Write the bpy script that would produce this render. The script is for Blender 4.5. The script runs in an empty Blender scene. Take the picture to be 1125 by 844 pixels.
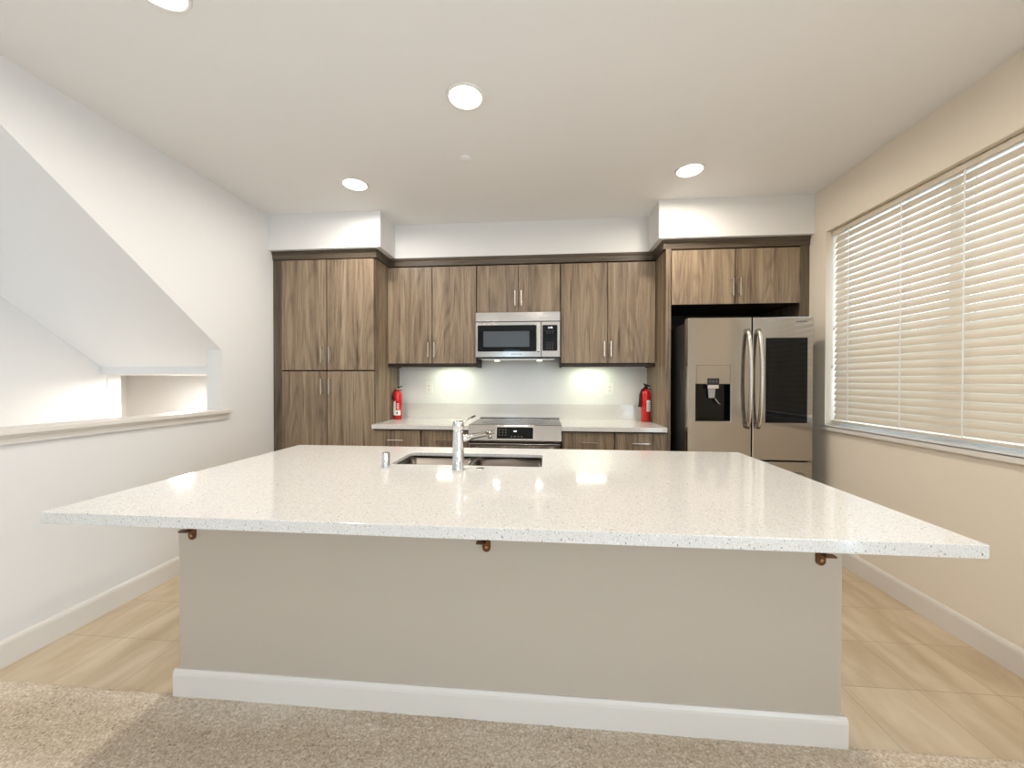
import bpy, bmesh, math, random
from mathutils import Vector, Matrix, noise as mnoise

random.seed(7)
PI = math.pi
sc = bpy.context.scene
COL = sc.collection

# ------------------------------------------------------------------ camera
CAM_H = 1.2931
F_PX, W_PX = 421.13, 1125.0
yaw, pitch, roll = 0.0877, -0.0086, 0.0012
fwd = Vector((-math.sin(yaw) * math.cos(pitch), math.cos(yaw) * math.cos(pitch), math.sin(pitch)))
rgt = Vector((math.cos(yaw), math.sin(yaw), 0))
upv = rgt.cross(fwd)
r2 = rgt * math.cos(roll) + upv * math.sin(roll)
u2 = upv * math.cos(roll) - rgt * math.sin(roll)
cam_data = bpy.data.cameras.new('camera')
cam = bpy.data.objects.new('camera', cam_data)
COL.objects.link(cam)
cam.matrix_world = Matrix(((r2.x, u2.x, -fwd.x, 0), (r2.y, u2.y, -fwd.y, 0), (r2.z, u2.z, -fwd.z, CAM_H), (0, 0, 0, 1)))
cam_data.sensor_fit = 'HORIZONTAL'
cam_data.sensor_width = 36.0
cam_data.lens = 36.0 * F_PX / W_PX
cam_data.clip_start = 0.02
sc.camera = cam

# ------------------------------------------------------------------ colour, world, daylight
sc.view_settings.view_transform = 'Standard'
sc.view_settings.look = 'None'
sc.view_settings.gamma = 1.0
sc.view_settings.use_curve_mapping = False
sc.view_settings.exposure = 0.0

DAY = 5.5            # brightness of the overcast sky outside
DOOR_FILL_W = 42.0       # watts of the fill lamp in the added, unseen sliding door
LAMP_W = 12.0        # watts of each recessed ceiling lamp
world = bpy.data.worlds.new('sky')
sc.world = world
world.use_nodes = True
bg = world.node_tree.nodes['Background']
bg.inputs[0].default_value = (0.60, 0.80, 1.0, 1)
bg.inputs[1].default_value = DAY


def area(name, loc, rot, sx, sy, energy=0, color=(1, 1, 1), portal=False):
    l = bpy.data.lights.new(name, 'AREA')
    l.shape = 'RECTANGLE'
    l.size, l.size_y = sx, sy
    l.energy = energy
    l.color = color
    if portal:
        l.cycles.is_portal = True
    o = bpy.data.objects.new(name, l)
    COL.objects.link(o)
    o.location = loc
    o.rotation_euler = rot
    return o


# ------------------------------------------------------------------ measured planes (metres)
XL, XR, ZC, YB = -2.439, 2.0835, 2.7504, 3.808
YREAR = -4.4
WIN_Y0, WIN_Y1, WIN_Z0, WIN_Z1 = 1.46, 3.065, 0.955, 2.408
RW_X0, RW_X1, RW_Z0, RW_Z1 = -1.30, -.70, .85, 2.25      # narrow window in the rear wall
SD_Y0, SD_Y1, SD_Z1 = -3.6, -.7, 2.35      # added sliding glass door, unseen, placed to light the left wall

area('window_daylight_portal', (XR + 0.16, (WIN_Y0 + WIN_Y1) / 2, (WIN_Z0 + WIN_Z1) / 2), (0, PI / 2, 0), WIN_Z1 - WIN_Z0, WIN_Y1 - WIN_Y0, portal=True)
area('added_door_portal', (XR + .16, (SD_Y0 + SD_Y1) / 2, SD_Z1 / 2), (0, PI / 2, 0), SD_Z1, SD_Y1 - SD_Y0, portal=True)
# fill lamp in the added door, lights the left wall but not the right
area('added_door_fill', (XR + .02, (SD_Y0 + SD_Y1) / 2, SD_Z1 / 2 + .05), (0, PI / 2, 0), SD_Z1 - .2, SD_Y1 - SD_Y0 - .1, DOOR_FILL_W, (.93, .95, .97))


# ------------------------------------------------------------------ materials
def lin(c):
    return tuple(((v / 255) / 12.92 if v / 255 <= .04045 else (((v / 255) + .055) / 1.055) ** 2.4) for v in c) + (1,)


def mat(name, col=(200, 200, 200), rough=.5, metal=0, spec=.5, coat=0, emis=None, estr=0):
    m = bpy.data.materials.new(name)
    m.use_nodes = True
    b = m.node_tree.nodes['Principled BSDF']
    b.inputs['Base Color'].default_value = lin(col)
    b.inputs['Roughness'].default_value = rough
    b.inputs['Metallic'].default_value = metal
    b.inputs['Specular IOR Level'].default_value = spec
    if coat:
        b.inputs['Coat Weight'].default_value = coat
        b.inputs['Coat Roughness'].default_value = .05
    if emis:
        b.inputs['Emission Color'].default_value = lin(emis)
        b.inputs['Emission Strength'].default_value = estr
    return m


class NT:
    def __init__(s, m):
        s.t = m.node_tree
        s.b = s.t.nodes['Principled BSDF']

    def n(s, typ, **kw):
        nd = s.t.nodes.new(typ)
        for k, v in kw.items():
            if k.startswith('i_'):
                key = k[2:]
                nd.inputs[int(key) if key.isdigit() else key.replace('_', ' ')].default_value = v
            else:
                setattr(nd, k, v)
        return nd

    def l(s, a, b):
        s.t.links.new(a, b)

    def math(s, op, a, b=None, c=None):
        nd = s.n('ShaderNodeMath', operation=op)
        for i, v in enumerate((a, b, c)):
            if v is None:
                continue
            if isinstance(v, (int, float)):
                nd.inputs[i].default_value = v
            else:
                s.l(v, nd.inputs[i])
        return nd.outputs[0]

    def ramp(s, fac, stops, interp='LINEAR'):
        r = s.n('ShaderNodeValToRGB')
        r.color_ramp.interpolation = interp
        e = r.color_ramp.elements
        while len(e) < len(stops):
            e.new(.5)
        for i, (p, c) in enumerate(stops):
            e[i].position = p
            e[i].color = lin(c) if len(c) == 3 else c
        s.l(fac, r.inputs[0])
        return r.outputs[0]

    def bump(s, h, strength, dist):
        b = s.n('ShaderNodeBump')
        b.inputs['Strength'].default_value = strength
        b.inputs['Distance'].default_value = dist
        s.l(h, b.inputs['Height'])
        s.l(b.outputs[0], s.b.inputs['Normal'])


def paint(name, col, rough=.62, spec=.3):
    m = mat(name, col, rough, spec=spec)
    t = NT(m)
    tc = t.n('ShaderNodeTexCoord')
    nz = t.n('ShaderNodeTexNoise')
    nz.inputs['Scale'].default_value = 130
    nz.inputs['Detail'].default_value = 3
    t.l(tc.outputs['Object'], nz.inputs['Vector'])
    t.bump(nz.outputs[0], .12, .002)
    return m


def wood(name, horizontal=False, rnd=True, tone=1.0):
    m = mat(name, (150, 125, 100), .42, spec=.35)
    t = NT(m)
    tc = t.n('ShaderNodeTexCoord')
    oi = t.n('ShaderNodeObjectInfo')
    off = t.n('ShaderNodeVectorMath', operation='ADD')
    if rnd:
        mul = t.math('MULTIPLY', oi.outputs['Random'], 37.0)
        cv = t.n('ShaderNodeCombineXYZ')
        for i in range(3):
            t.l(mul, cv.inputs[i])
        t.l(cv.outputs[0], off.inputs[1])
    t.l(tc.outputs['Object'], off.inputs[0])

    def mapped(sx, sz):
        mp = t.n('ShaderNodeMapping')
        mp.inputs['Scale'].default_value = (sz, sx, sx) if horizontal else (sx, sx, sz)
        t.l(off.outputs[0], mp.inputs['Vector'])
        return mp.outputs[0]

    def nz(vec, scale, detail, dist=0.0, rough=.5):
        n = t.n('ShaderNodeTexNoise')
        n.inputs['Scale'].default_value = scale
        n.inputs['Detail'].default_value = detail
        n.inputs['Distortion'].default_value = dist
        n.inputs['Roughness'].default_value = rough
        t.l(vec, n.inputs['Vector'])
        return n.outputs[0]
    big = nz(mapped(1, .10), 5.0, 1.2, .25)
    ring = t.math('SINE', t.math('MULTIPLY', big, 95))
    ring = t.math('MULTIPLY_ADD', ring, .5, .5)
    ring = t.math('POWER', ring, 2.2)
    band = nz(mapped(1, .03), 17, 2.5)
    fine = nz(mapped(1, .022), 150, 4, .2, .65)
    fine2 = nz(mapped(1, .05), 420, 2)
    v = t.math('MULTIPLY_ADD', ring, -.11, .57)
    v = t.math('ADD', v, t.math('MULTIPLY', t.math('SUBTRACT', band, .5), .75))
    v = t.math('ADD', v, t.math('MULTIPLY', t.math('SUBTRACT', fine, .5), .62))
    v = t.math('ADD', v, t.math('MULTIPLY', t.math('SUBTRACT', fine2, .5), .25))
    st = nz(mapped(1, .03), 60, 2, .1)
    sm_ = t.n('ShaderNodeMapRange')
    sm_.inputs['From Min'].default_value = .60
    sm_.inputs['From Max'].default_value = .70
    t.l(st, sm_.inputs['Value'])
    v = t.math('SUBTRACT', v, t.math('MULTIPLY', sm_.outputs[0], .22))
    c = t.ramp(v, [(p, tuple(q * tone for q in cc)) for p, cc in [(0.05, (66, 50, 39)), (.32, (108, 90, 73)), (.55, (141, 122, 100)), (.82, (171, 152, 127))]])
    t.l(c, t.b.inputs['Base Color'])
    t.bump(fine, .15, .002)
    return m


def quartz(name):
    m = mat(name, (226, 221, 213), .075, spec=.5)
    t = NT(m)
    tc = t.n('ShaderNodeTexCoord')

    def spots(scale, lo, hi, seed):
        mp = t.n('ShaderNodeMapping')
        mp.inputs['Location'].default_value = (seed, seed * 2, seed * 3)
        t.l(tc.outputs['Object'], mp.inputs['Vector'])
        n = t.n('ShaderNodeTexNoise')
        n.inputs['Scale'].default_value = scale
        n.inputs['Detail'].default_value = 2.0
        t.l(mp.outputs[0], n.inputs['Vector'])
        mr = t.n('ShaderNodeMapRange')
        mr.inputs['From Min'].default_value = lo
        mr.inputs['From Max'].default_value = hi
        t.l(n.outputs[0], mr.inputs['Value'])
        return mr.outputs[0]
    base = t.n('ShaderNodeMix', data_type='RGBA')
    base.inputs['A'].default_value = lin((219, 216, 211))
    base.inputs['B'].default_value = lin((194, 187, 177))
    t.l(spots(260, .5, .72, 1), base.inputs['Factor'])
    m2 = t.n('ShaderNodeMix', data_type='RGBA')
    t.l(base.outputs['Result'], m2.inputs['A'])
    m2.inputs['B'].default_value = lin((112, 92, 74))
    t.l(t.math('MULTIPLY', spots(170, .665, .71, 5), .85), m2.inputs['Factor'])
    m3 = t.n('ShaderNodeMix', data_type='RGBA')
    t.l(m2.outputs['Result'], m3.inputs['A'])
    m3.inputs['B'].default_value = lin((248, 247, 244))
    t.l(spots(210, .66, .74, 9), m3.inputs['Factor'])
    t.l(m3.outputs['Result'], t.b.inputs['Base Color'])
    return m


def steel(name, col, rough, vertical=False, amt=.03):
    m = mat(name, col, rough, metal=1)
    t = NT(m)
    tc = t.n('ShaderNodeTexCoord')
    mp = t.n('ShaderNodeMapping')
    mp.inputs['Scale'].default_value = (600, 600, 8) if vertical else (6, 6, 700)
    t.l(tc.outputs['Object'], mp.inputs['Vector'])
    n = t.n('ShaderNodeTexNoise')
    n.inputs['Scale'].default_value = 1
    n.inputs['Detail'].default_value = 2
    t.l(mp.outputs[0], n.inputs['Vector'])
    t.bump(n.outputs[0], amt, .001)
    return m


M = {}
M['wall'] = paint('wall_paint', (230, 228, 225))
M['ceil'] = paint('ceiling_paint', (240, 238, 236), .75)
M['wall_r'] = paint('wall_paint_warm_light', (234, 223, 206))  # beige tint puts the warm light on this wall into its colour
M['trim'] = mat('white_trim_paint', (226, 220, 212), .32)
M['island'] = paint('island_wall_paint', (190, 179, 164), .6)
M['wood'] = wood('walnut_laminate')
M['woodh'] = wood('walnut_laminate_horizontal', True, tone=.62)
M['dark'] = mat('dark_cabinet_edge', (40, 28, 21), .55)
M['quartz'] = quartz('speckled_white_quartz')
M['steel'] = steel('brushed_stainless', (192, 186, 179), .17, amt=0.0)
M['steel_v'] = steel('brushed_stainless_vertical', (172, 165, 157), .11, True, .03)
M['sink'] = steel('sink_steel', (118, 110, 102), .3)
M['chrome'] = mat('chrome', (225, 226, 228), .06, metal=1)
M['nickel'] = mat('satin_nickel', (205, 198, 188), .25, metal=1)
M['blackglass'] = mat('black_glass', (5, 5, 6), .02, spec=.28)
M['cooktop'] = mat('cooktop_glass', (30, 31, 33), .10, spec=.9)
M['burner'] = mat('burner_print', (95, 98, 102), .2)
M['mesh'] = mat('door_mesh_glass', (74, 79, 84), .16)
M['wood_dark'] = wood('dark_walnut_filler', tone=.66)
M['black'] = mat('black_plastic', (14, 14, 15), .35)
M['fridge_side'] = mat('dark_grey_painted_steel', (48, 47, 47), .38)
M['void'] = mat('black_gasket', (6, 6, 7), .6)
M['plastic'] = mat('white_plastic', (238, 236, 230), .3)
M['slot'] = mat('socket_slot', (70, 66, 60), .5)
M['red'] = mat('red_enamel', (196, 10, 16), .22, coat=.5)
M['label'] = mat('white_label', (236, 234, 230), .5)
M['labelblue'] = mat('label_print', (92, 100, 130), .5)
M['print'] = mat('label_grey_print', (120, 112, 108), .5)
M['bronze'] = mat('bronze_paint', (98, 62, 36), .35, metal=.6)
M['screw'] = mat('brass_screw', (180, 140, 90), .3, metal=.8)
M['blind'] = mat('blind_slat_white', (216, 203, 184), .4)
M['cord'] = mat('blind_cord', (238, 236, 232), .7)
M['led'] = mat('white_led', (255, 255, 255), .5, emis=(235, 245, 255), estr=1.6)
M['lens'] = mat('lamp_lens', (255, 250, 240), .4, emis=(255, 246, 232), estr=7)
M['puck'] = mat('under_cabinet_lens', (250, 255, 235), .4, emis=(240, 255, 214), estr=8)
M['paddle'] = mat('dispenser_paddle', (170, 170, 172), .2, metal=.8)
M['vinyl'] = mat('white_vinyl_frame', (240, 242, 244), .35)
M['logo'] = mat('logo_grey', (96, 92, 88), .4)
M['hole'] = mat('drain_black', (10, 10, 10), .5)

# slats let a little light through
t = NT(M['blind'])
tr = t.n('ShaderNodeBsdfTranslucent')
tr.inputs[0].default_value = (.95, .92, .85, 1)
mx = t.n('ShaderNodeMixShader')
mx.inputs[0].default_value = .07
t.l(t.b.outputs[0], mx.inputs[1])
t.l(tr.outputs[0], mx.inputs[2])
t.l(mx.outputs[0], t.t.nodes['Material Output'].inputs[0])

# window glass: clear with a faint reflection
g = bpy.data.materials.new('window_glass')
g.use_nodes = True
t = NT(g)
tp = t.n('ShaderNodeBsdfTransparent')
gl = t.n('ShaderNodeBsdfGlossy')
gl.inputs['Roughness'].default_value = .02
mx = t.n('ShaderNodeMixShader')
mx.inputs[0].default_value = .05
t.l(tp.outputs[0], mx.inputs[1])
t.l(gl.outputs[0], mx.inputs[2])
t.l(mx.outputs[0], t.t.nodes['Material Output'].inputs[0])
M['glass'] = g

# floor tile, 12 inch squares with faint grout
m = mat('beige_floor_tile', (214, 196, 168), .34, spec=.4)
t = NT(m)
tc = t.n('ShaderNodeTexCoord')
mp = t.n('ShaderNodeMapping')
mp.inputs['Location'].default_value = (-1.25 + 3.05, -1.735 + 3.05, 0)
t.l(tc.outputs['Object'], mp.inputs['Vector'])
br = t.n('ShaderNodeTexBrick', offset=0.0, squash=1.0)
br.inputs['Scale'].default_value = 1
br.inputs['Mortar Size'].default_value = .0016
br.inputs['Mortar Smooth'].default_value = .2
br.inputs['Bias'].default_value = 0
br.inputs['Brick Width'].default_value = .305
br.inputs['Row Height'].default_value = .305
br.inputs['Color1'].default_value = (0, 0, 0, 1)
br.inputs['Color2'].default_value = (1, 1, 1, 1)
br.inputs['Mortar'].default_value = (.5, .5, .5, 1)
t.l(mp.outputs[0], br.inputs['Vector'])
mp2 = t.n('ShaderNodeMapping')
mp2.inputs['Scale'].default_value = (3.2, 1.0, 1)
mp2.inputs['Rotation'].default_value = (0, 0, .5)
t.l(tc.outputs['Object'], mp2.inputs['Vector'])
nz = t.n('ShaderNodeTexNoise')
nz.inputs['Scale'].default_value = 2.6
nz.inputs['Detail'].default_value = 6
nz.inputs['Distortion'].default_value = .6
t.l(mp2.outputs[0], nz.inputs['Vector'])
v = t.math('MULTIPLY_ADD', br.outputs['Color'], .12, nz.outputs[0])
c = t.ramp(v, [(.3, (178, 157, 126)), (.55, (196, 176, 146)), (.8, (212, 195, 168))])
mxx = t.n('ShaderNodeMix', data_type='RGBA')
t.l(br.outputs['Fac'], mxx.inputs['Factor'])
t.l(c, mxx.inputs['A'])
mxx.inputs['B'].default_value = lin((166, 146, 117))
t.l(mxx.outputs['Result'], t.b.inputs['Base Color'])
inv = t.math('SUBTRACT', 1, br.outputs['Fac'])
t.bump(inv, .4, .002)
M['tile'] = m

# carpet
m = mat('beige_cut_pile_carpet', (170, 150, 128), .95, spec=.1)
t = NT(m)
tc = t.n('ShaderNodeTexCoord')


def cnoise(scale, detail, vec=None):
    n = t.n('ShaderNodeTexNoise')
    n.inputs['Scale'].default_value = scale
    n.inputs['Detail'].default_value = detail
    t.l(vec or tc.outputs['Object'], n.inputs['Vector'])
    return n.outputs[0]


mp = t.n('ShaderNodeMapping')
mp.inputs['Rotation'].default_value = (0, 0, .9)
mp.inputs['Scale'].default_value = (.55, 2.4, 1)
t.l(tc.outputs['Object'], mp.inputs['Vector'])
big = cnoise(1.35, 2, mp.outputs[0])
v = t.math('MULTIPLY_ADD', cnoise(120, 4), .85, t.math('MULTIPLY', big, .62))
v = t.math('ADD', v, t.math('MULTIPLY', cnoise(45, 2), .28))
c = t.ramp(v, [(.54, (122, 100, 76)), (.70, (196, 176, 150)), (.90, (224, 207, 185)), (1.08, (240, 227, 209))])
t.l(c, t.b.inputs['Base Color'])
t.bump(cnoise(260, 3), .9, .006)
M['carpet'] = m


# ------------------------------------------------------------------ mesh building helpers
class MB:
    """collects shapes in world coordinates; build() links them as ONE mesh object"""

    def __init__(s):
        s.bm = bmesh.new()

    def _face(s, vs):
        try:
            return s.bm.faces.new(vs)
        except ValueError:
            return None

    def box(s, x0, x1, y0, y1, z0, z1, bev=0.0, seg=2):
        b = bmesh.new()
        bmesh.ops.create_cube(b, size=1)
        for v in b.verts:
            v.co = Vector(((x0 + x1) / 2 + v.co.x * (x1 - x0), (y0 + y1) / 2 + v.co.y * (y1 - y0), (z0 + z1) / 2 + v.co.z * (z1 - z0)))
        if bev:
            bmesh.ops.bevel(b, geom=b.edges[:], offset=bev, segments=seg, profile=.6, affect='EDGES')
        s.add(b)
        return s

    def add(s, b, mtx=None):
        me = bpy.data.meshes.new('tmp')
        b.to_mesh(me)
        b.free()
        if mtx:
            me.transform(mtx)
        s.bm.from_mesh(me)
        bpy.data.meshes.remove(me)

    def prism(s, pts, axis, a, b, bev=0.0):
        """polygon pts (2D) extruded along axis between a and b"""
        t = bmesh.new()

        def P(p, q):
            if axis == 'X':
                return (q, p[0], p[1])
            if axis == 'Y':
                return (p[0], q, p[1])
            return (p[0], p[1], q)
        A = [t.verts.new(P(p, a)) for p in pts]
        B = [t.verts.new(P(p, b)) for p in pts]
        t.faces.new(A)
        t.faces.new(list(reversed(B)))
        n = len(pts)
        for i in range(n):
            j = (i + 1) % n
            t.faces.new((A[j], A[i], B[i], B[j]))
        bmesh.ops.recalc_face_normals(t, faces=t.faces[:])
        if bev:
            bmesh.ops.bevel(t, geom=t.edges[:], offset=bev, segments=2, affect='EDGES')
        s.add(t)
        return s

    def tube(s, pts, rad, n=16, sx=1.0, cap=True):
        """round bar through points; rad a number or list"""
        pts = [Vector(p) for p in pts]
        R = rad if isinstance(rad, (list, tuple)) else [rad] * len(pts)
        rings = []
        ref = None
        for i, p in enumerate(pts):
            if i == 0:
                d = pts[1] - p
            elif i == len(pts) - 1:
                d = p - pts[i - 1]
            else:
                d = (pts[i + 1] - p).normalized() + (p - pts[i - 1]).normalized()
            d.normalize()
            if ref is None:
                ref = Vector((0, 0, 1)) if abs(d.z) < .9 else Vector((1, 0, 0))
            a = (ref - d * ref.dot(d)).normalized()
            b = d.cross(a)
            ref = a
            rings.append([s.bm.verts.new(p + (a * math.cos(2 * PI * k / n) + b * math.sin(2 * PI * k / n) * sx) * R[i]) for k in range(n)])
        for i in range(len(rings) - 1):
            for k in range(n):
                f = s._face((rings[i][k], rings[i][(k + 1) % n], rings[i + 1][(k + 1) % n], rings[i + 1][k]))
                f.smooth = True
        if cap:
            s._face(list(reversed(rings[0])))
            s._face(rings[-1])
        return s

    def lathe(s, prof, cx, cy, n=32, z0=0.0):
        """profile [(r,z)] spun round the vertical through cx,cy"""
        rings = []
        for r, z in prof:
            if r < 1e-6:
                rings.append([s.bm.verts.new((cx, cy, z + z0))])
            else:
                rings.append([s.bm.verts.new((cx + r * math.cos(2 * PI * k / n), cy + r * math.sin(2 * PI * k / n), z + z0)) for k in range(n)])
        for i in range(len(rings) - 1):
            A, B = rings[i], rings[i + 1]
            for k in range(n):
                k2 = (k + 1) % n
                if len(A) == 1 and len(B) == 1:
                    continue
                if len(A) == 1:
                    f = s._face((A[0], B[k2], B[k]))
                elif len(B) == 1:
                    f = s._face((A[k], A[k2], B[0]))
                else:
                    f = s._face((A[k], A[k2], B[k2], B[k]))
                if f:
                    f.smooth = True
        return s

    def rrect(s, x0, x1, z0, z1, r, y0, y1, n=5):
        """rounded rectangle in the x-z plane, thick in y"""
        pts = []
        for cx, cz, a0 in ((x1 - r, z1 - r, 0), (x0 + r, z1 - r, PI / 2), (x0 + r, z0 + r, PI), (x1 - r, z0 + r, 1.5 * PI)):
            for k in range(n + 1):
                a = a0 + PI / 2 * k / n
                pts.append((cx + r * math.cos(a), cz + r * math.sin(a)))
        return s.prism(pts, 'Y', y0, y1)

    def build(s, name, material, parent=None, bevel=0):
        bmesh.ops.recalc_face_normals(s.bm, faces=s.bm.faces[:])
        me = bpy.data.meshes.new(name)
        s.bm.to_mesh(me)
        s.bm.free()
        o = bpy.data.objects.new(name, me)
        COL.objects.link(o)
        if isinstance(material, str):
            material = M[material]
        me.materials.append(material)
        if parent:
            w = Vector((0, 0, 0))
            p = parent
            while p:
                w += p.location
                p = p.parent
            me.transform(Matrix.Translation(-w))
            o.parent = parent
        if bevel:
            md = o.modifiers.new('bevel', 'BEVEL')
            md.width = bevel
            md.segments = 2
            md.limit_method = 'ANGLE'
            md.harden_normals = False
        return o


def thing(name, label, cat, loc, group=None):
    o = bpy.data.objects.new(name, None)
    COL.objects.link(o)
    o.empty_display_size = .05
    o.location = loc
    o['label'] = label
    o['category'] = cat
    if group:
        o['group'] = group
    return o


def tag(o, label, cat, group=None):
    o['label'] = label
    o['category'] = cat
    if group:
        o['group'] = group
    return o


def struct(name, mb, m, parent=None, bevel=0):
    o = mb.build(name, m, parent, bevel)
    if parent is None:
        o['kind'] = 'structure'
    return o


def text(body, size, loc, parent, material, name='logo', depth=.0006, spacing=1.0):
    cu = bpy.data.curves.new(name, 'FONT')
    cu.body = body
    cu.size = size
    cu.extrude = depth
    cu.align_x = 'CENTER'
    cu.align_y = 'CENTER'
    cu.space_character = spacing
    tmp = bpy.data.objects.new(name + '_curve', cu)
    COL.objects.link(tmp)
    dg = bpy.context.evaluated_depsgraph_get()
    me = bpy.data.meshes.new_from_object(tmp.evaluated_get(dg))
    bpy.data.objects.remove(tmp)
    me.transform(Matrix.Translation(Vector(loc)) @ Matrix.Rotation(PI / 2, 4, 'X'))
    w = Vector((0, 0, 0))
    p = parent
    while p:
        w += p.location
        p = p.parent
    me.transform(Matrix.Translation(-w))
    me.materials.clear()
    me.materials.append(M[material])
    o = bpy.data.objects.new(name, me)
    COL.objects.link(o)
    o.parent = parent
    return o


# ================================================================== THE SETTING
WT = 0.12
YCARP = 1.436
struct('floor', MB().box(XL - WT, XR + .15, YCARP, YB + .1, -.12, 0), 'tile')

# carpet: real displaced pile near the camera, coarser behind it
cb = bmesh.new()


def carpet_patch(x0, x1, y0, y1, step, amp):
    nx, ny = int((x1 - x0) / step), int((y1 - y0) / step)
    grid = []
    for j in range(ny + 1):
        row = []
        y = y0 + (y1 - y0) * j / ny
        for i in range(nx + 1):
            x = x0 + (x1 - x0) * i / nx
            edge = min(1, (YCARP - y) / .015) if y1 > 1.4 else 1
            z = .004 + .006 * edge
            if amp:
                z += amp * (mnoise.noise((x * 120, y * 120, 3)) + .7 * mnoise.noise((x * 60, y * 60, 9))) + .002 * mnoise.noise((x * 6, y * 6, 1))
            row.append(cb.verts.new((x, y, z)))
        grid.append(row)
    for j in range(ny):
        for i in range(nx):
            f = cb.faces.new((grid[j][i], grid[j][i + 1], grid[j + 1][i + 1], grid[j + 1][i]))
            f.smooth = True


carpet_patch(XL, XR, .85, YCARP, .0055, .0036)
carpet_patch(XL, XR, YREAR, .85, .12, 0)
cm = MB()
cm.add(cb)
cm.box(XL, XR, YREAR, YCARP, -.12, .001)
o = cm.build('carpet', 'carpet')
o['kind'] = 'structure'

struct('ceiling', MB().box(XL - WT, XR + .15, YREAR - .12, YB + .1, ZC, ZC + .12), 'ceil')

# left wall with the stair opening cut by the sloping underside of the upper flight
OP_Y0, OP_Y1, CAPZ = -.6, 2.69, 1.07
SL_Z = 1.527
SL_K = .784
y_top = OP_Y1 - (ZC - SL_Z) / SL_K
wl = MB()
wl.box(XL - WT, XL, OP_Y0, OP_Y1, -.12, CAPZ - .03)
wl.prism([(OP_Y1, -.12), (YB + .1, -.12), (YB + .1, ZC), (y_top, ZC), (OP_Y1, SL_Z)], 'X', XL - WT, XL)
wl.box(XL - WT, XL, YREAR, OP_Y0, -.12, ZC)
struct('wall_left', wl, 'wall')

# right wall with the window opening
wr = MB()
T2 = .15
wr.box(XR, XR + T2, YREAR, SD_Y0, -.12, ZC)
wr.box(XR, XR + T2, SD_Y1, WIN_Y0, -.12, ZC)
wr.box(XR, XR + T2, SD_Y0, SD_Y1, SD_Z1, ZC)
wr.box(XR, XR + T2, SD_Y0, SD_Y1, -.12, 0)
wr.box(XR, XR + T2, WIN_Y1, YB + .1, -.12, ZC)
wr.box(XR, XR + T2, WIN_Y0, WIN_Y1, -.12, WIN_Z0)
wr.box(XR, XR + T2, WIN_Y0, WIN_Y1, WIN_Z1, ZC)
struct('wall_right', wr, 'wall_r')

struct('wall_back', MB().box(XL, XR, YB, YB + .1, 0, ZC), 'wall')
rw = MB()
rw.box(XL, RW_X0, YREAR - .12, YREAR, 0, ZC)
rw.box(RW_X1, XR, YREAR - .12, YREAR, 0, ZC)
rw.box(RW_X0, RW_X1, YREAR - .12, YREAR, RW_Z1, ZC)
rw.box(RW_X0, RW_X1, YREAR - .12, YREAR, 0, RW_Z0)
struct('wall_rear', rw, 'wall')

# soffits boxed in above the cabinets
so = MB()
ZS = 2.4415
so.box(XL, -1.4153, 3.188, YB, ZS, ZC)
so.box(-1.4153, .9059, 3.505, YB, ZS, ZC)
so.box(.9059, XR, 3.188, YB, ZS, ZC)
struct('wall_soffit', so, 'wall')


def baseboard_profile(h, t):
    return [(0, 0), (t, 0), (t, h - .022), (t - .002, h - .012), (t - .006, h - .004), (t - .009, h), (0, h)]


# baseboards
bl = MB()
bl.prism([(XL + a, z) for a, z in baseboard_profile(.12, .014)], 'Y', YREAR + .02, 3.21)
struct('baseboard_left', bl, 'trim')
brm = MB()
brm.prism([(XR - a, z) for a, z in baseboard_profile(.12, .014)], 'Y', SD_Y1, YB)
struct('baseboard_right', brm, 'trim')

# cap on the half wall beside the stairs
cap = MB()
cap.box(XL - WT - .022, XL + .034, OP_Y0, OP_Y1, CAPZ - .026, CAPZ, .004)
cap.box(XL + .0005, XL + .034, OP_Y1 - .01, 2.758, CAPZ - .026, CAPZ, .004)
cap.prism([(XL, CAPZ - .026), (XL + .027, CAPZ - .026), (XL + .024, CAPZ - .034), (XL + .016, CAPZ - .044), (XL + .014, CAPZ - .068), (XL, CAPZ - .07)], 'Y', OP_Y0, 2.735)
struct('trim_1', cap, 'trim')

# stairwell behind the opening
XF = -3.64
SW_END = 2.848
sz = SL_Z - SL_K * (SW_END - OP_Y1)
sw = MB()
sw.box(XF - .1, XF, OP_Y0 - .1, 2.985, -1.2, ZC + .12)
struct('wall_stairwell', sw, 'wall')
struct('wall_stairwell_lower', MB().prism([(2.30, .655), (2.885, 1.13), (2.885, 1.34), (2.985, 1.34), (2.985, -1.2), (2.30, -1.2)], 'X', XF, XF + .004), 'wall')
struct('wall_stairwell_rear', MB().box(XF, XL - WT, OP_Y0 - .1, OP_Y0, -1.2, ZC), 'wall')
struct('wall_landing', MB().box(-4.6, XL - WT, 3.75, 3.85, -1.2, 1.6), 'wall')
struct('wall_landing_left', MB().box(-4.6, -4.5, 2.885, 3.75, -1.2, 1.6).box(-4.6, XF - .1, 2.885, 2.985, -1.2, 1.6), 'wall')
struct('wall_landing_right', MB().box(XL - WT - .02, XL - WT, 2.70, 3.75, -1.2, -.12), 'wall')
struct('ceiling_landing', MB().box(-4.5, XL - WT, SW_END, 3.75, 1.341, sz), 'ceil')
struct('ceiling_stairwell', MB().prism([(SW_END, sz - .001), (y_top, ZC - .001), (y_top, ZC + .1), (SW_END, sz + .14)], 'X', XF, XL - .0006).box(XF, XL - WT, OP_Y0, y_top, ZC, ZC + .1), 'ceil')
fl = MB()
for k in range(7):
    fl.box(XF, XL - WT, .2 + k * .27, .2 + (k + 1) * .27, -1.2, -.9 + k * .12)
fl.box(XF, XL - WT, OP_Y0, .2, -1.2, -1.0)
fl.box(-4.5, XL - WT, 2.09, 3.75, -1.2, -.06)
struct('floor_stairs', fl, 'carpet')

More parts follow.
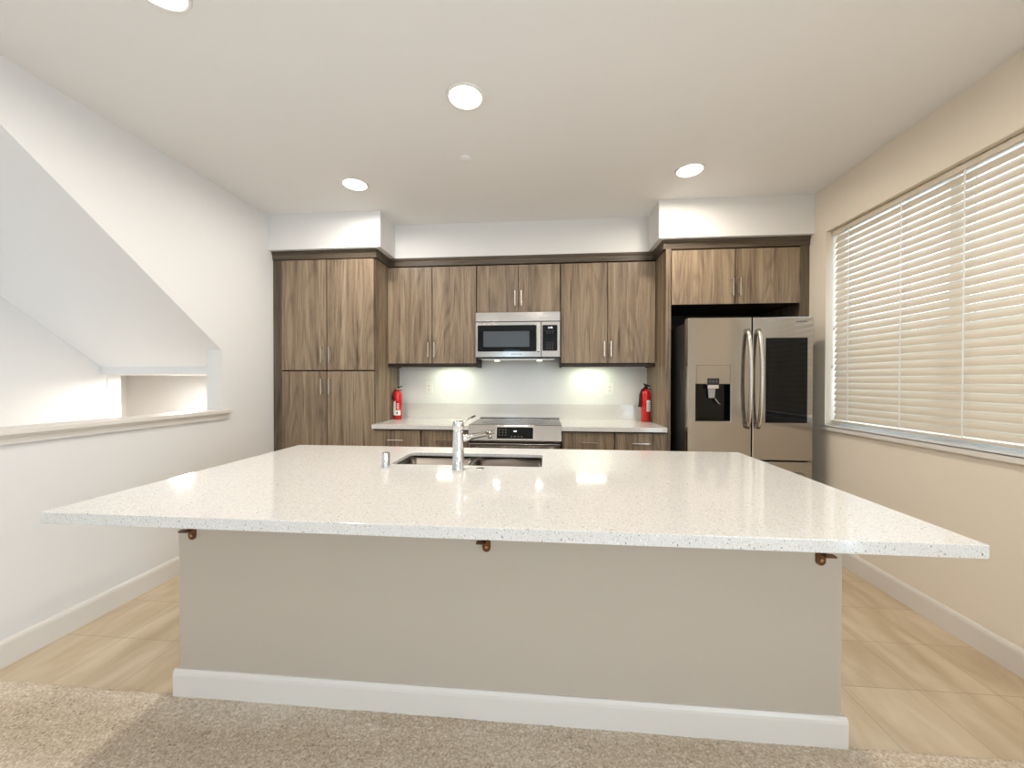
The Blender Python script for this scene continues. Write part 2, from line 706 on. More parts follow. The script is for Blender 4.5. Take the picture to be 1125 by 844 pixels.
# kitchen window
win = bpy.data.objects.new('window_1', None)
COL.objects.link(win)
win['kind'] = 'structure'
win.location = (XR + .12, (WIN_Y0 + WIN_Y1) / 2, WIN_Z0)
fm = MB()
fx0, fx1 = XR + .105, XR + .145
for a, b in ((WIN_Y0, WIN_Y0 + .04), ((WIN_Y0 + WIN_Y1) / 2 - .03, (WIN_Y0 + WIN_Y1) / 2 + .03), (WIN_Y1 - .04, WIN_Y1)):
    fm.box(fx0, fx1, a, b, WIN_Z0 + .05, WIN_Z1 - .05)
for a, b in ((WIN_Z0, WIN_Z0 + .05), (WIN_Z1 - .05, WIN_Z1)):
    fm.box(fx0, fx1, WIN_Y0, WIN_Y1, a, b)
fm.build('window_frame', 'vinyl', win)
MB().box(fx0 + .015, fx0 + .019, WIN_Y0 + .04, WIN_Y1 - .04, WIN_Z0 + .04, WIN_Z1 - .04).build('pane', 'glass', win)
sl = MB()
sl.box(XR - .022, XR + .105, WIN_Y0 + .001, WIN_Y1 - .001, WIN_Z0, WIN_Z0 + .012, .003)
sl.box(XR - .022, XR - .0005, WIN_Y0 - .02, WIN_Y1 + .01, WIN_Z0 - .026, WIN_Z0 + .012, .004)
sl.build('window_sill', 'trim', win)

# sliding glass door added to the right wall as a light source and narrow window in the rear wall, both behind the camera
dr = bpy.data.objects.new('door_added_1', None)
COL.objects.link(dr)
dr['kind'] = 'structure'
dr.location = (XR + .07, (SD_Y0 + SD_Y1) / 2, 0)
df = MB()
for y in (SD_Y0, (SD_Y0 + SD_Y1) / 2 - .04, SD_Y1 - .08):
    df.box(XR + .05, XR + .11, y, y + .08, 0, SD_Z1, .004)
df.box(XR + .05, XR + .11, SD_Y0 + .08, SD_Y1 - .08, 0, .09, .004)
df.box(XR + .05, XR + .11, SD_Y0 + .08, SD_Y1 - .08, SD_Z1 - .08, SD_Z1, .004)
df.build('added_door_frame', 'vinyl', dr)
MB().box(XR + .078, XR + .082, SD_Y0 + .07, SD_Y1 - .07, .08, SD_Z1 - .07).build('pane', 'glass', dr)
w2 = bpy.data.objects.new('window_2', None)
COL.objects.link(w2)
w2['kind'] = 'structure'
w2.location = ((RW_X0 + RW_X1) / 2, YREAR - .07, RW_Z0)
df = MB()
for x in (RW_X0, RW_X1 - .05):
    df.box(x, x + .05, YREAR - .1, YREAR - .04, RW_Z0, RW_Z1, .004)
for z in (RW_Z0, RW_Z1 - .05):
    df.box(RW_X0 + .05, RW_X1 - .05, YREAR - .1, YREAR - .04, z, z + .05, .004)
df.build('window_frame', 'vinyl', w2)
MB().box(RW_X0 + .04, RW_X1 - .04, YREAR - .072, YREAR - .068, RW_Z0 + .04, RW_Z1 - .04).build('pane', 'glass', w2)


# ================================================================== ISLAND
IX0, IX1, IY0, IY1, IZ = -1.507, 1.067, 1.016, 2.225, .898
ITH = .034
PX0, PX1, PY = -1.493, 1.038, 1.436
isl = thing('kitchen_island', 'long white painted kitchen island base with a white baseboard, under the speckled worktop', 'kitchen island', ((PX0 + PX1) / 2, 1.8, 0))
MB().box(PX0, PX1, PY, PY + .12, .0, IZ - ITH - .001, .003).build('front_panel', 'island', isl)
bd = MB()
pr = baseboard_profile(.116, .015)
bd.prism([(PY - a, z) for a, z in pr], 'X', PX0 - .015, PX1 + .015)
bd.prism([(PX0 - a, z) for a, z in pr], 'Y', PY - .003, 2.15)
bd.prism([(PX1 + a, z) for a, z in pr], 'Y', PY - .003, 2.15)
bd.build('baseboard', 'trim', isl)
cc = MB()
cc.box(PX0, PX0 + .03, PY + .12, 2.16, 0, IZ - ITH - .001)
cc.box(PX1 - .03, PX1, PY + .12, 2.16, 0, IZ - ITH - .001)
cc.box(PX0 + .03, PX1 - .03, 2.08, 2.10, .1, .6)
cc.box(PX0 + .03, PX1 - .03, PY + .12, 2.10, .09, .11)
cc.box(PX0 + .03, PX1 - .03, PY + .12, 2.05, 0, .09)
cc.build('carcass', 'wood', isl)


def bar_handle(parent, x, z, yf, L=.14, horizontal=False, name='handle'):
    h = MB()
    o = .030
    if horizontal:
        h.box(x - L / 2, x + L / 2, yf - o - .004, yf - o + .004, z - .005, z + .005, .0015)
        for s in (-1, 1):
            h.box(x + s * (L / 2 - .012) - .004, x + s * (L / 2 - .012) + .004, yf - o, yf, z - .004, z + .004)
    else:
        h.box(x - .005, x + .005, yf - o - .004, yf - o + .004, z - L / 2, z + L / 2, .0015)
        for s in (-1, 1):
            h.box(x - .004, x + .004, yf - o, yf, z + s * (L / 2 - .012) - .004, z + s * (L / 2 - .012) + .004)
    return h.build(name, 'nickel', parent)


n = 4
wd = (PX1 - PX0 - .06) / n
for i in range(n):
    a = PX0 + .03 + i * wd
    d = MB().box(a + .003, a + wd - .003, 2.10, 2.12, .12, IZ - ITH - .012, .0015).build('door', 'wood', isl)
    hh = MB().box(a + wd - .05, a + wd - .04, 2.146, 2.154, .62, .76).box(a + wd - .049, a + wd - .041, 2.12, 2.15, .63, .638).box(a + wd - .049, a + wd - .041, 2.12, 2.15, .742, .75)
    hh.build('handle', 'nickel', d)

# worktop with the sink cut out
SX0, SX1, SY0, SY1 = -.735, -.017, 1.757, 2.050
tb = bmesh.new()


def ring_slab(b, o, i, z0, z1, zlow, rc=.02):
    def rr(x0, x1, y0, y1, r, n=4):
        P = []
        for cx, cy, a0 in ((x1 - r, y1 - r, 0), (x0 + r, y1 - r, PI / 2), (x0 + r, y0 + r, PI), (x1 - r, y0 + r, 1.5 * PI)):
            for k in range(n + 1):
                a = a0 + PI / 2 * k / n
                P.append((cx + r * math.cos(a), cy + r * math.sin(a)))
        return P
    c = (i[0] - .06, i[1] + .06, i[2] - .06, i[3] + .06)
    loops = [(rr(*o, .004), z1), (rr(*i, rc), z1), (rr(*i, rc), z0), (rr(*c, rc), z0), (rr(*c, rc), zlow), (rr(*o, .004), zlow)]
    L = [[b.verts.new((p[0], p[1], z)) for p in P] for P, z in loops]
    n = len(L[0])
    for q in range(6):
        A, B = L[q], L[(q + 1) % 6]
        for k in range(n):
            j = (k + 1) % n
            b.faces.new((A[k], A[j], B[j], B[k]))


ring_slab(tb, (IX0, IX1, IY0, IY1), (SX0, SX1, SY0, SY1), IZ - .018, IZ, IZ - ITH)
w = MB()
w.add(tb)
top = w.build('island_worktop', 'quartz', None, .0025)
tag(top, 'large speckled white quartz worktop overhanging the island base', 'worktop')

# undermount double sink
sk = thing('sink', 'stainless steel double-bowl sink set under the island worktop', 'sink', ((SX0 + SX1) / 2, (SY0 + SY1) / 2, IZ - ITH - .21))
ztop = IZ - .0195
xd = -.372


def bowl(x0, x1, y0, y1, zt, depth, r=.035, n=5):
    b = bmesh.new()

    def loop(x0, x1, y0, y1, r, z):
        P = []
        for cx, cy, a0 in ((x1 - r, y1 - r, 0), (x0 + r, y1 - r, PI / 2), (x0 + r, y0 + r, PI), (x1 - r, y0 + r, 1.5 * PI)):
            for k in range(n + 1):
                a = a0 + PI / 2 * k / n
                P.append(b.verts.new((cx + r * math.cos(a), cy + r * math.sin(a), z)))
        return P
    Ls = [loop(x0, x1, y0, y1, r, zt), loop(x0, x1, y0, y1, r, zt - depth + .02), loop(x0 + .006, x1 - .006, y0 + .006, y1 - .006, r, zt - depth + .006), loop(x0 + .02, x1 - .02, y0 + .02, y1 - .02, r * .7, zt - depth)]
    Ls += [loop(x0 - .0015, x1 + .0015, y0 - .0015, y1 + .0015, r, zt - depth - .002)[:]]
    Ls[-1] = None
    for q in range(3):
        A, B = Ls[q], Ls[q + 1]
        m = len(A)
        for k in range(m):
            f = b.faces.new((A[k], A[(k + 1) % m], B[(k + 1) % m], B[k]))
            f.smooth = True
    b.faces.new(Ls[3])
    for v in [v for v in b.verts if not v.link_faces]:
        b.verts.remove(v)
    return b


for nm, (a, b_) in (('left_bowl', (SX0 - .006, xd - .011)), ('right_bowl', (xd + .011, SX1 + .006))):
    q = MB()
    q.add(bowl(a, b_, SY0 - .006, SY1 + .006, ztop - (.0 if 0 else .0), .20))
    bo = q.build('bowl', 'sink', sk)
    md = bo.modifiers.new('solid', 'SOLIDIFY')
    md.thickness = .0012
    md.offset = 1
    cxm = (a + b_) / 2
    cym = (SY0 + SY1) / 2
    MB().lathe([(0, .004), (.03, .004), (.042, .006), (.045, .002), (.045, 0)], cxm, cym, 24, ztop - .20).build('drain', 'chrome', bo)
MB().box(xd - .0115, xd + .0115, SY0 - .004, SY1 + .004, ztop - .03, ztop - .004, .006, 3).build('divider', 'sink', sk)

# faucet
fx, fy = -.387, 1.673
fc = thing('kitchen_faucet', 'chrome single-lever kitchen faucet standing in front of the sink', 'faucet', (fx, fy, IZ))
MB().lathe([(0, 0), (.029, 0), (.029, .004), (.0255, .007), (.0248, .10), (.0240, .165), (.0236, .172), (0, .172)], fx, fy, 36, IZ).build('body', 'chrome', fc)
MB().lathe([(0, .0), (.0225, .0), (.0225, .004), (.0245, .007), (.0245, .034), (.022, .041), (.010, .045), (0, .045)], fx, fy, 36, IZ + .1725).build('handle_cap', 'chrome', fc)
MB().tube([(fx + .01, fy + .012, IZ + .208), (fx + .035, fy + .04, IZ + .221), (fx + .062, fy + .075, IZ + .232)], [.0065, .005, .0045], 12).build('lever', 'chrome', fc)
sp = MB()
s0 = Vector((fx + .010, fy + .015, IZ + .134))
s1 = Vector((fx + .122, fy + .222, IZ + .136))
sp.tube([s0, s0.lerp(s1, .3), s0.lerp(s1, .7), s1], [.0155, .0142, .0136, .0130], 20)
spo = sp.build('spout', 'chrome', fc)
MB().tube([s1 + Vector((-.010, -.018, -.008)), s1 + Vector((-.009, -.017, -.026))], [.0105, .0095], 16).build('aerator', 'steel', spo)

tag(MB().lathe([(0, 0), (.0205, 0), (.0205, .003), (.0185, .005), (.0185, .060), (.0175, .066), (.013, .070), (0, .0705)], -.722, 1.680, 28, IZ).build('air_gap_cap', 'chrome'),
    'small chrome air gap cap standing left of the sink on the island worktop', 'air gap cap')
hc = MB()
hc.lathe([(0, .004), (.010, .004), (.0155, .0035), (.019, .0012), (.0195, 0), (0, 0)], -.292, 1.700, 28, IZ)
tag(hc.build('hole_cover', 'chrome'), 'low round chrome hole cover on the worktop right of the faucet', 'hole cover')

# brackets under the overhang
for x, lb in ((-1.43, 'bronze L-bracket under the left end of the island overhang'),
              (-.222, 'bronze L-bracket under the middle of the island overhang'),
              (.965, 'bronze L-bracket under the right end of the island overhang')):
    bk = thing('support_bracket', lb, 'bracket', (x, PY - .01, .64), 'brackets under the island overhang')
    q = MB()
    hw, zb, zt = .0155, .645, IZ - ITH - .006
    pts = [(x + hw, zt), (x - hw, zt)] + [(x - hw * math.cos(a), zb + hw - hw * math.sin(a)) for a in [PI * k / 12 for k in range(13)]]
    q.prism(pts, 'Y', PY - .006, PY - .0003)
    q.box(x - hw, x + hw, PY - .30, PY - .0003, IZ - ITH - .0065, IZ - ITH - .0005, .001)
    q.build('plate', 'bronze', bk)
    sg = -1 if x < 0 else 1
    MB().box(min(x, x + sg * .036), max(x, x + sg * .036), PY - .030, PY - .0065, .682, .688, .001).build('flange', 'bronze', bk)
    MB().tube([(x, PY - .006, .664), (x, PY - .010, .664)], [.006, .005], 14).build('screw', 'screw', bk)


# ================================================================== CABINETS
def door(parent, x0, x1, z0, z1, yf, th=.019, handle=None, m='wood', name='door', hh=False, L=.14):
    d = MB().box(x0 + .0028, x1 - .0028, yf, yf + th, z0 + .0028, z1 - .0028, .0012).build(name, m, parent)
    if handle:
        bar_handle(d, handle[0], handle[1], yf, L, hh)
    return d


# tall pantry
YT, YU = 3.233, 3.514
pn = thing('pantry_cabinet', 'tall walnut pantry cabinet with four doors in the left corner', 'cabinet', (-1.95, 3.5, 0))
q = MB()
q.box(-2.350, -1.4935, YT + .021, YB - .002, .10, 2.368)
q.box(-2.350, -1.515, YT + .07, YB - .05, 0, .10)
q.build('carcass', 'dark', pn)
MB().box(-1.4932, -1.4912, YT + .021, YB - .002, .0, 2.368).build('side_panel', 'wood', pn)
MB().box(-2.437, -2.3525, YT + .012, YT + .035, 0.0, 2.368).build('filler_strip', 'wood_dark', pn)
door(pn, -2.350, -1.929, 1.383, 2.362, YT, handle=(-1.966, 1.518))
door(pn, -1.926, -1.4945, 1.383, 2.362, YT, handle=(-1.893, 1.518))
door(pn, -2.350, -1.929, .105, 1.377, YT, handle=(-1.966, 1.240))
door(pn, -1.926, -1.4945, .105, 1.377, YT, handle=(-1.893, 1.240))


def upper(label, x0, x1, z0, z1, split, zh, rail=True):
    c = thing('wall_cabinet', label, 'cabinet', ((x0 + x1) / 2, 3.7, z0), 'walnut wall cabinets on the back wall')
    MB().box(x0, x1, YU + .021, YB - .002, z0 + (.03 if rail else 0), z1 + .006).build('carcass', 'dark', c)
    if rail:
        rl = MB()
        rl.box(x0, x1, YU + .012, YU + .030, z0, z0 + .029)
        rl.box(x0, x0 + .018, YU + .03, YB - .002, z0, z0 + .029)
        rl.box(x1 - .018, x1, YU + .03, YB - .002, z0, z0 + .029)
        rl.build('light_rail', 'dark', c)
    zz = z0 + (.031 if rail else 0)
    door(c, x0 + .001, split, zz, z1, YU, handle=(split - .029, zh))
    door(c, split, x1 - .001, zz, z1, YU, handle=(split + .029, zh))
    return c


upper('walnut wall cabinet with two tall doors, left of the microwave', -1.4905, -.640, 1.42, 2.358, -1.062, 1.580)
upper('short walnut wall cabinet directly above the microwave', -.637, .131, 1.912, 2.358, -.252, 2.045, False)
upper('walnut wall cabinet with two tall doors, right of the microwave', .134, .9735, 1.42, 2.358, .551, 1.580)

# fridge surround
fcab = thing('fridge_cabinet', 'walnut cabinet with two doors boxed in above the refrigerator', 'cabinet', (1.53, 3.5, 0))
MB().box(.976, 1.017, YT, YB - .002, 0, 2.368, .001).build('side_panel', 'wood', fcab)
MB().box(1.018, 2.010, YT + .021, YB - .002, 1.915, 2.368).build('carcass', 'dark', fcab)
MB().box(2.011, XR - .001, YT + .010, YT + .035, .0, 2.368).box(2.011, 2.03, YT + .035, YB - .002, 0, 1.914).build('filler_strip', 'wood_dark', fcab)
door(fcab, 1.020, 1.514, 1.912, 2.358, YT, handle=(1.490, 2.045))
door(fcab, 1.517, 2.009, 1.912, 2.358, YT, handle=(1.545, 2.045))
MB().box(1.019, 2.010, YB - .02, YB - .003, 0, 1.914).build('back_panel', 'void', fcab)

# crown moulding running along all of them
cr = MB()
cz0, cz1 = 2.3685, 2.4405


prof = [(0.0, cz0), (-.018, cz0), (-.020, cz0 + .045), (-.028, cz0 + .056), (-.030, cz1), (0, cz1)]
cr.prism([(YT + .021 + a, z) for a, z in prof], 'X', XL + .003, -1.4735)
cr.prism([(-1.4935 - a, z) for a, z in prof], 'Y', YT + .0, YU + .015)
cr.prism([(YU + .021 + a, z) for a, z in prof], 'X', -1.4735, .957)
cr.prism([(.976 + a, z) for a, z in prof], 'Y', YT + .0, YU + .015)
cr.prism([(YT + .021 + a, z) for a, z in prof], 'X', .957, XR - .002)
tag(cr.build('crown_molding', 'woodh'), 'dark walnut crown moulding running along the tops of all the cabinets', 'crown moulding')

# base cabinets
YF = 3.205


def base_cab(label, x0, x1, split):
    c = thing('base_cabinet', label, 'cabinet', ((x0 + x1) / 2, 3.5, 0), 'base cabinets under the back worktops')
    MB().box(x0, x1, YF + .021, YB - .002, .10, .876).box(x0, x1, YF + .08, YB - .05, 0, .10).build('carcass', 'dark', c)
    for a, b_ in ((x0, split), (split, x1)):
        door(c, a + .002, b_ - .002, .715, .866, YF, handle=((a + b_) / 2, .784), name='drawer', hh=True)
        door(c, a + .002, b_ - .002, .105, .709, YF, handle=((a + .05) if a > x0 else (b_ - .05), .61), name='door')


base_cab('walnut base cabinet with two drawers, between pantry and range', -1.4900, -.646, -1.070)
base_cab('walnut base cabinet with two drawers, between range and refrigerator', .133, .9745, .565)

# worktops and backsplash
YCF = 3.1735
tag(MB().box(-1.4905, -.643, YCF, YB - .021, .8775, .9145, .002).build('back_worktop', 'quartz'), 'white quartz worktop left of the range holding a fire extinguisher', 'worktop')
tag(MB().box(.131, .9750, YCF, YB - .021, .8775, .9145, .002).build('back_worktop', 'quartz'), 'white quartz worktop right of the range holding a fire extinguisher', 'worktop')
tag(MB().box(-1.4905, .9750, YB - .020, YB - .0005, .878, 1.063, .0015).build('backsplash', 'quartz'), 'low white quartz backsplash strip running along the back wall', 'backsplash')

# ================================================================== RANGE
RX0, RX1 = -.638, .126
rg = thing('range', 'stainless slide-in electric range with black glass cooktop', 'range', ((RX0 + RX1) / 2, 3.48, 0))
MB().box(RX0, RX1, YCF + .02, YB - .024, .03, .898).build('body', 'fridge_side', rg)
ct = MB().box(RX0 - .006, RX1 + .006, YCF + .012, YB - .022, .916, .924, .002).build('cooktop', 'cooktop', rg)
MB().box(RX0 - .008, RX1 + .008, YB - .055, YB - .0225, .9245, .934, .003).build('rear_trim', 'steel', ct)
for i, (bx, by, rr) in enumerate(((-.45, 3.36, .105), (-.07, 3.35, .085), (-.45, 3.62, .075), (-.07, 3.62, .105), (-.256, 3.62, .05))):
    q = MB()
    q.lathe([(rr - .004, 0), (rr, 0), (rr, .0004), (rr - .004, .0004), (rr - .004, 0)], bx, by, 40, .9243)
    q.lathe([(rr * .6 - .003, 0), (rr * .6, 0), (rr * .6, .0004), (rr * .6 - .003, .0004), (rr * .6 - .003, 0)], bx, by, 40, .9243)
    q.build('burner_ring', 'burner', ct)
cp = MB()
cp.prism([(YCF + .013, .924), (YCF + .004, .926), (YCF - .004, .921), (YCF - .048, .802), (YCF - .046, .792), (YCF + .02, .790), (YCF + .02, .899), (YCF + .013, .905)], 'X', RX0 - .004, RX1 + .004)
cpo = cp.build('control_panel', 'steel', rg, .002)


def on_panel(x0, x1, t0, t1, off, th):
    """plate lying on the sloping control panel; t runs 0 (top) to 1 (bottom)"""
    a, b_ = Vector((YCF - .004, .921)), Vector((YCF - .048, .802))
    d = (b_ - a).normalized()
    nn = Vector((d.y, -d.x))
    if nn.x > 0:
        nn = -nn
    p0, p1 = a.lerp(b_, t0), a.lerp(b_, t1)
    P = [p0 + nn * off, p1 + nn * off, p1 + nn * (off + th), p0 + nn * (off + th)]
    return MB().prism([(v.x, v.y) for v in P], 'X', x0, x1)


MBframe = on_panel(-.412, -.092, .08, .92, .0002, .002)
fo = MBframe.build('display_frame', 'nickel', cpo)
on_panel(-.402, -.102, .13, .88, .0024, .001).build('display', 'blackglass', fo)
bt = MB()
for r_ in range(3):
    for c_ in range(3):
        b2 = on_panel(-.385 + c_ * .026, -.375 + c_ * .026, .28 + r_ * .17, .33 + r_ * .17, .0035, .0003)
        bt.add(b2.bm.copy())
bt.build('number_keys', 'print', fo)
bt = MB()
for c_ in range(4):
    b2 = on_panel(-.285 + c_ * .028, -.273 + c_ * .028, .72, .77, .0035, .0003)
    bt.add(b2.bm.copy())
bt.build('function_keys', 'print', fo)
b2 = on_panel(-.262, -.238, .36, .42, .0035, .0003)
b2.build('clock', 'led', fo)
od = MB().box(RX0 + .003, RX1 - .003, YCF - .040, YCF + .019, .16, .775, .004).build('oven_door', 'steel', rg)
MB().box(RX0 + .10, RX1 - .10, YCF - .0425, YCF - .0405, .30, .64, .001).build('oven_window', 'blackglass', od)
hd = MB()
hd.tube([(RX0 + .05, YCF - .085, .735), (RX1 - .05, YCF - .085, .735)], .012, 16)
for s in (RX0 + .075, RX1 - .075):
    hd.box(s - .012, s + .012, YCF - .082, YCF - .0405, .727, .743, .003)
hd.build('handle', 'steel', od)
MB().box(RX0 + .003, RX1 - .003, YCF - .036, YCF + .019, .04, .155, .004).build('drawer', 'steel', rg)

# ================================================================== MICROWAVE
MX0, MX1, MZ0, MZ1, MY = -.6335, .1265, 1.505, 1.909, 3.43
mw = thing('microwave', 'stainless over-the-range microwave hanging above the range', 'microwave', ((MX0 + MX1) / 2, 3.62, MZ0))
MB().box(MX0 + .002, MX1 - .002, MY + .025, YB - .002, MZ0 - .012, MZ1 - .003).build('body', 'black', mw)
MB().box(MX0, MX1, MY + .002, MY + .03, 1.826, MZ1 - .001, .002).build('vent_panel', 'steel', mw)
DX = -.040
md_ = MB().box(MX0, DX - .002, MY, MY + .025, MZ0, 1.820, .003).build('door', 'steel', mw)
MB().rrect(-.614, -.083, 1.555, 1.792, .012, MY - .0015, MY - .0002).build('door_glass', 'blackglass', md_)
MB().box(-.562, -.146, MY - .0022, MY - .0016, 1.597, 1.737).build('window_mesh', 'mesh', md_)
hm = MB()
hm.box(-.079, -.050, MY - .034, MY - .020, 1.552, 1.812, .004)
for z in (1.575, 1.788):
    hm.box(-.072, -.057, MY - .021, MY - .0003, z - .012, z + .012, .002)
hm.build('handle', 'nickel', md_)
mc = MB().box(DX + .001, MX1, MY, MY + .025, MZ0, 1.820, .003).build('control_panel', 'steel', mw)
MB().rrect(-.030, .103, 1.560, 1.790, .010, MY - .0015, MY - .0002).build('keypad', 'blackglass', mc)
text('2:40', .022, (.040, MY - .0022, 1.766), mc, 'led', 'clock_digits')
kp = MB()
for zz in (1.735, 1.718):
    for xx in (.012, .036, .060):
        kp.box(xx - .004, xx + .004, MY - .0019, MY - .0016, zz - .0022, zz + .0022)
kp.build('function_keys', 'print', mc)
kp = MB()
for zz in (1.632, 1.612, 1.592, 1.575):
    for xx in (.012, .036, .060):
        kp.box(xx - .004, xx + .004, MY - .0019, MY - .0016, zz - .0022, zz + .0022)
kp.build('number_keys', 'print', mc)
text('SAMSUNG', .020, (-.262, MY - .0009, 1.531), md_, 'logo', 'logo', spacing=1.15)
mb_ = MB()
mb_.box(MX0 + .05, MX1 - .05, MY + .05, MY + .30, MZ0 - .022, MZ0 - .0125)
mb_.build('vent_filter', 'nickel', mw)

for lx in (-.46, -.06):
    MB().box(lx - .022, lx + .022, 3.60, 3.63, MZ0 - .0255, MZ0 - .0225).build('task_light', 'puck', mw)
    l_ = area('cooktop_lamp', (0, 0, 0), (0, 0, 0), .05, .03, .32, (.74, .86, 1.0))
    l_.parent = mw
    l_.location = (lx - mw.location.x, 3.55 - mw.location.y, -.030)

# ================================================================== FRIDGE
FX0, FX1, FY, FZ = 1.060, 1.945, 2.980, 1.765
fr_ = thing('refrigerator', 'stainless french-door refrigerator with black screen and water dispenser', 'refrigerator', ((FX0 + FX1) / 2, 3.35, 0))
MB().box(FX0 + .006, FX1 - .006, FY + .085, 3.74, .02, FZ - .028, .004).build('body', 'fridge_side', fr_)
MB().box(FX0 + .012, FX1 - .012, FY + .062, FY + .0845, .06, FZ - .03).build('gasket', 'void', fr_)
GX = 1.520
ZD = .708
DXa, DXb, DZa, DZb = 1.119, 1.368, .993, 1.270

# left door with recess for the dispenser
bmd = bmesh.new()
xs = [FX0, DXa, DXb, GX - .004]
zs = [ZD, DZa, DZb, FZ]
vt = {}
for yy in (FY, FY + .06):
    for i, xx in enumerate(xs):
        for j, zz in enumerate(zs):
            vt[(yy, i, j)] = bmd.verts.new((xx, yy, zz))
for i in range(3):
    for j in range(3):
        if not (i == 1 and j == 1):
            bmd.faces.new((vt[(FY, i, j)], vt[(FY, i + 1, j)], vt[(FY, i + 1, j + 1)], vt[(FY, i, j + 1)]))
        bmd.faces.new((vt[(FY + .06, i, j)], vt[(FY + .06, i, j + 1)], vt[(FY + .06, i + 1, j + 1)], vt[(FY + .06, i + 1, j)]))
for i in range(3):
    bmd.faces.new((vt[(FY, i, 0)], vt[(FY + .06, i, 0)], vt[(FY + .06, i + 1, 0)], vt[(FY, i + 1, 0)]))
    bmd.faces.new((vt[(FY, i, 3)], vt[(FY, i + 1, 3)], vt[(FY + .06, i + 1, 3)], vt[(FY + .06, i, 3)]))
    bmd.faces.new((vt[(FY, 0, i)], vt[(FY, 0, i + 1)], vt[(FY + .06, 0, i + 1)], vt[(FY + .06, 0, i)]))
    bmd.faces.new((vt[(FY, 3, i)], vt[(FY + .06, 3, i)], vt[(FY + .06, 3, i + 1)], vt[(FY, 3, i + 1)]))
# recess walls
yr = FY + .052
rv = [bmd.verts.new(p) for p in ((DXa, yr, DZa), (DXb, yr, DZa), (DXb, yr, DZb), (DXa, yr, DZb))]
fv = [vt[(FY, 1, 1)], vt[(FY, 2, 1)], vt[(FY, 2, 2)], vt[(FY, 1, 2)]]
for k in range(4):
    bmd.faces.new((fv[k], fv[(k + 1) % 4], rv[(k + 1) % 4], rv[k]))
bmd.faces.new(rv)
q = MB()
q.add(bmd)
ld = q.build('door', 'steel_v', fr_, .004)
dp = MB()
dp.box(DXa + .001, DXb - .001, yr - .004, yr - .0005, DZa + .001, DZb - .001)
dp.box(DXa + .001, DXa + .004, FY + .001, yr - .004, DZa + .001, DZb - .001)
dp.box(DXb - .004, DXb - .001, FY + .001, yr - .004, DZa + .001, DZb - .001)
dp.box(DXa + .004, DXb - .004, FY + .001, yr - .004, DZb - .004, DZb - .001)
dp.box(DXa + .004, DXb - .004, FY + .001, yr - .004, DZa + .001, DZa + .010)
dpo = dp.build('dispenser_recess', 'blackglass', ld)
MB().box(1.202, 1.288, FY - .003, FY + .02, 1.264, 1.314, .003).build('dispenser_controls', 'black', ld)
MB().box(1.205, 1.285, FY - .001, FY + .03, 1.236, 1.2635, .003).build('dispenser_chute', 'nickel', ld)
q = MB()
q.prism([(1.218, 1.235), (1.272, 1.235), (1.266, 1.165), (1.224, 1.165)], 'Y', FY + .026, FY + .032)
q.build('dispenser_paddle', 'paddle', ld)
MB().tube([(1.262, FY + .02, 1.17), (1.285, FY + .010, 1.13), (1.300, FY + .006, 1.118)], .003, 8).build('water_lever', 'nickel', ld)
kd = MB()
for xx in (1.222, 1.245, 1.268):
    kd.box(xx - .004, xx + .004, FY - .0036, FY - .0031, 1.284, 1.292)
kd.build('dispenser_icons', 'print', ld)
sm = MB()
sm.box(DXa + .004, DXb - .002, FY - .0008, FY - .0001, 1.4095, 1.411)
sm.box(DXa + .004, DXa + .0055, FY - .0008, FY - .0001, DZb, 1.411)
sm.box(DXb - .0035, DXb - .002, FY - .0008, FY - .0001, DZb, 1.411)
sm.build('dispenser_seam', 'fridge_side', ld)

rd = MB().box(GX + .004, FX1, FY, FY + .06, ZD, FZ, .005).build('door', 'steel_v', fr_)
q = MB().box(1.616, 1.904, FY - .004, FY - .0003, .985, 1.611, .0015)
scn = q.build('screen_frame', 'blackglass', rd)
MB().box(1.634, 1.888, FY - .0055, FY - .0042, 1.058, 1.542, .0005).build('screen', 'blackglass', scn)
text('SAMSUNG', .016, (1.862, FY - .0008, 1.728), rd, 'logo', 'logo', spacing=1.1)


def curved_handle(par, x, dx):
    h = MB()
    P = []
    R = []
    for k in range(17):
        t_ = k / 16
        z = .945 + (1.672 - .945) * t_
        b_ = math.sin(PI * t_)
        P.append((x + dx * b_, FY - .012 - .052 * b_ ** .55, z))
        R.append(.0145)
    h.tube(P, R, 16)
    for z in (.958, 1.659):
        h.box(x - .011, x + .011, FY - .020, FY - .0003, z - .016, z + .016, .004)
    return h.build('handle', 'nickel', par)


curved_handle(ld, GX - .038, 0)
curved_handle(rd, GX + .038, 0)

dw = MB().box(FX0, FX1, FY, FY + .06, .40, ZD - .010, .005).build('freezer_drawer', 'steel_v', fr_)
MB().box(FX0, FX1, FY, FY + .06, .075, .392, .005).build('freezer_drawer', 'steel_v', fr_)
h = MB()
h.tube([(FX0 + .07 + (FX1 - FX0 - .14) * k / 16, FY - .014 - .045 * math.sin(PI * k / 16) ** .4, .605) for k in range(17)], .013, 16)
for xx in (FX0 + .08, FX1 - .08):
    h.box(xx - .016, xx + .016, FY - .022, FY - .0003, .595, .615, .004)
h.build('handle', 'nickel', dw)
for s, xx in ((1, FX0 + .02), (-1, FX1 - .10)):
    MB().box(xx, xx + .08, FY + .015, FY + .13, FZ - .0275, FZ + .004, .004).build('hinge_cover', 'fridge_side', fr_)
for xx in (FX0 + .05, FX1 - .09):
    MB().box(xx, xx + .04, FY + .1, FY + .14, 0, .02).build('foot', 'black', fr_)
    MB().box(xx, xx + .04, 3.6, 3.64, 0, .02).build('foot', 'black', fr_)


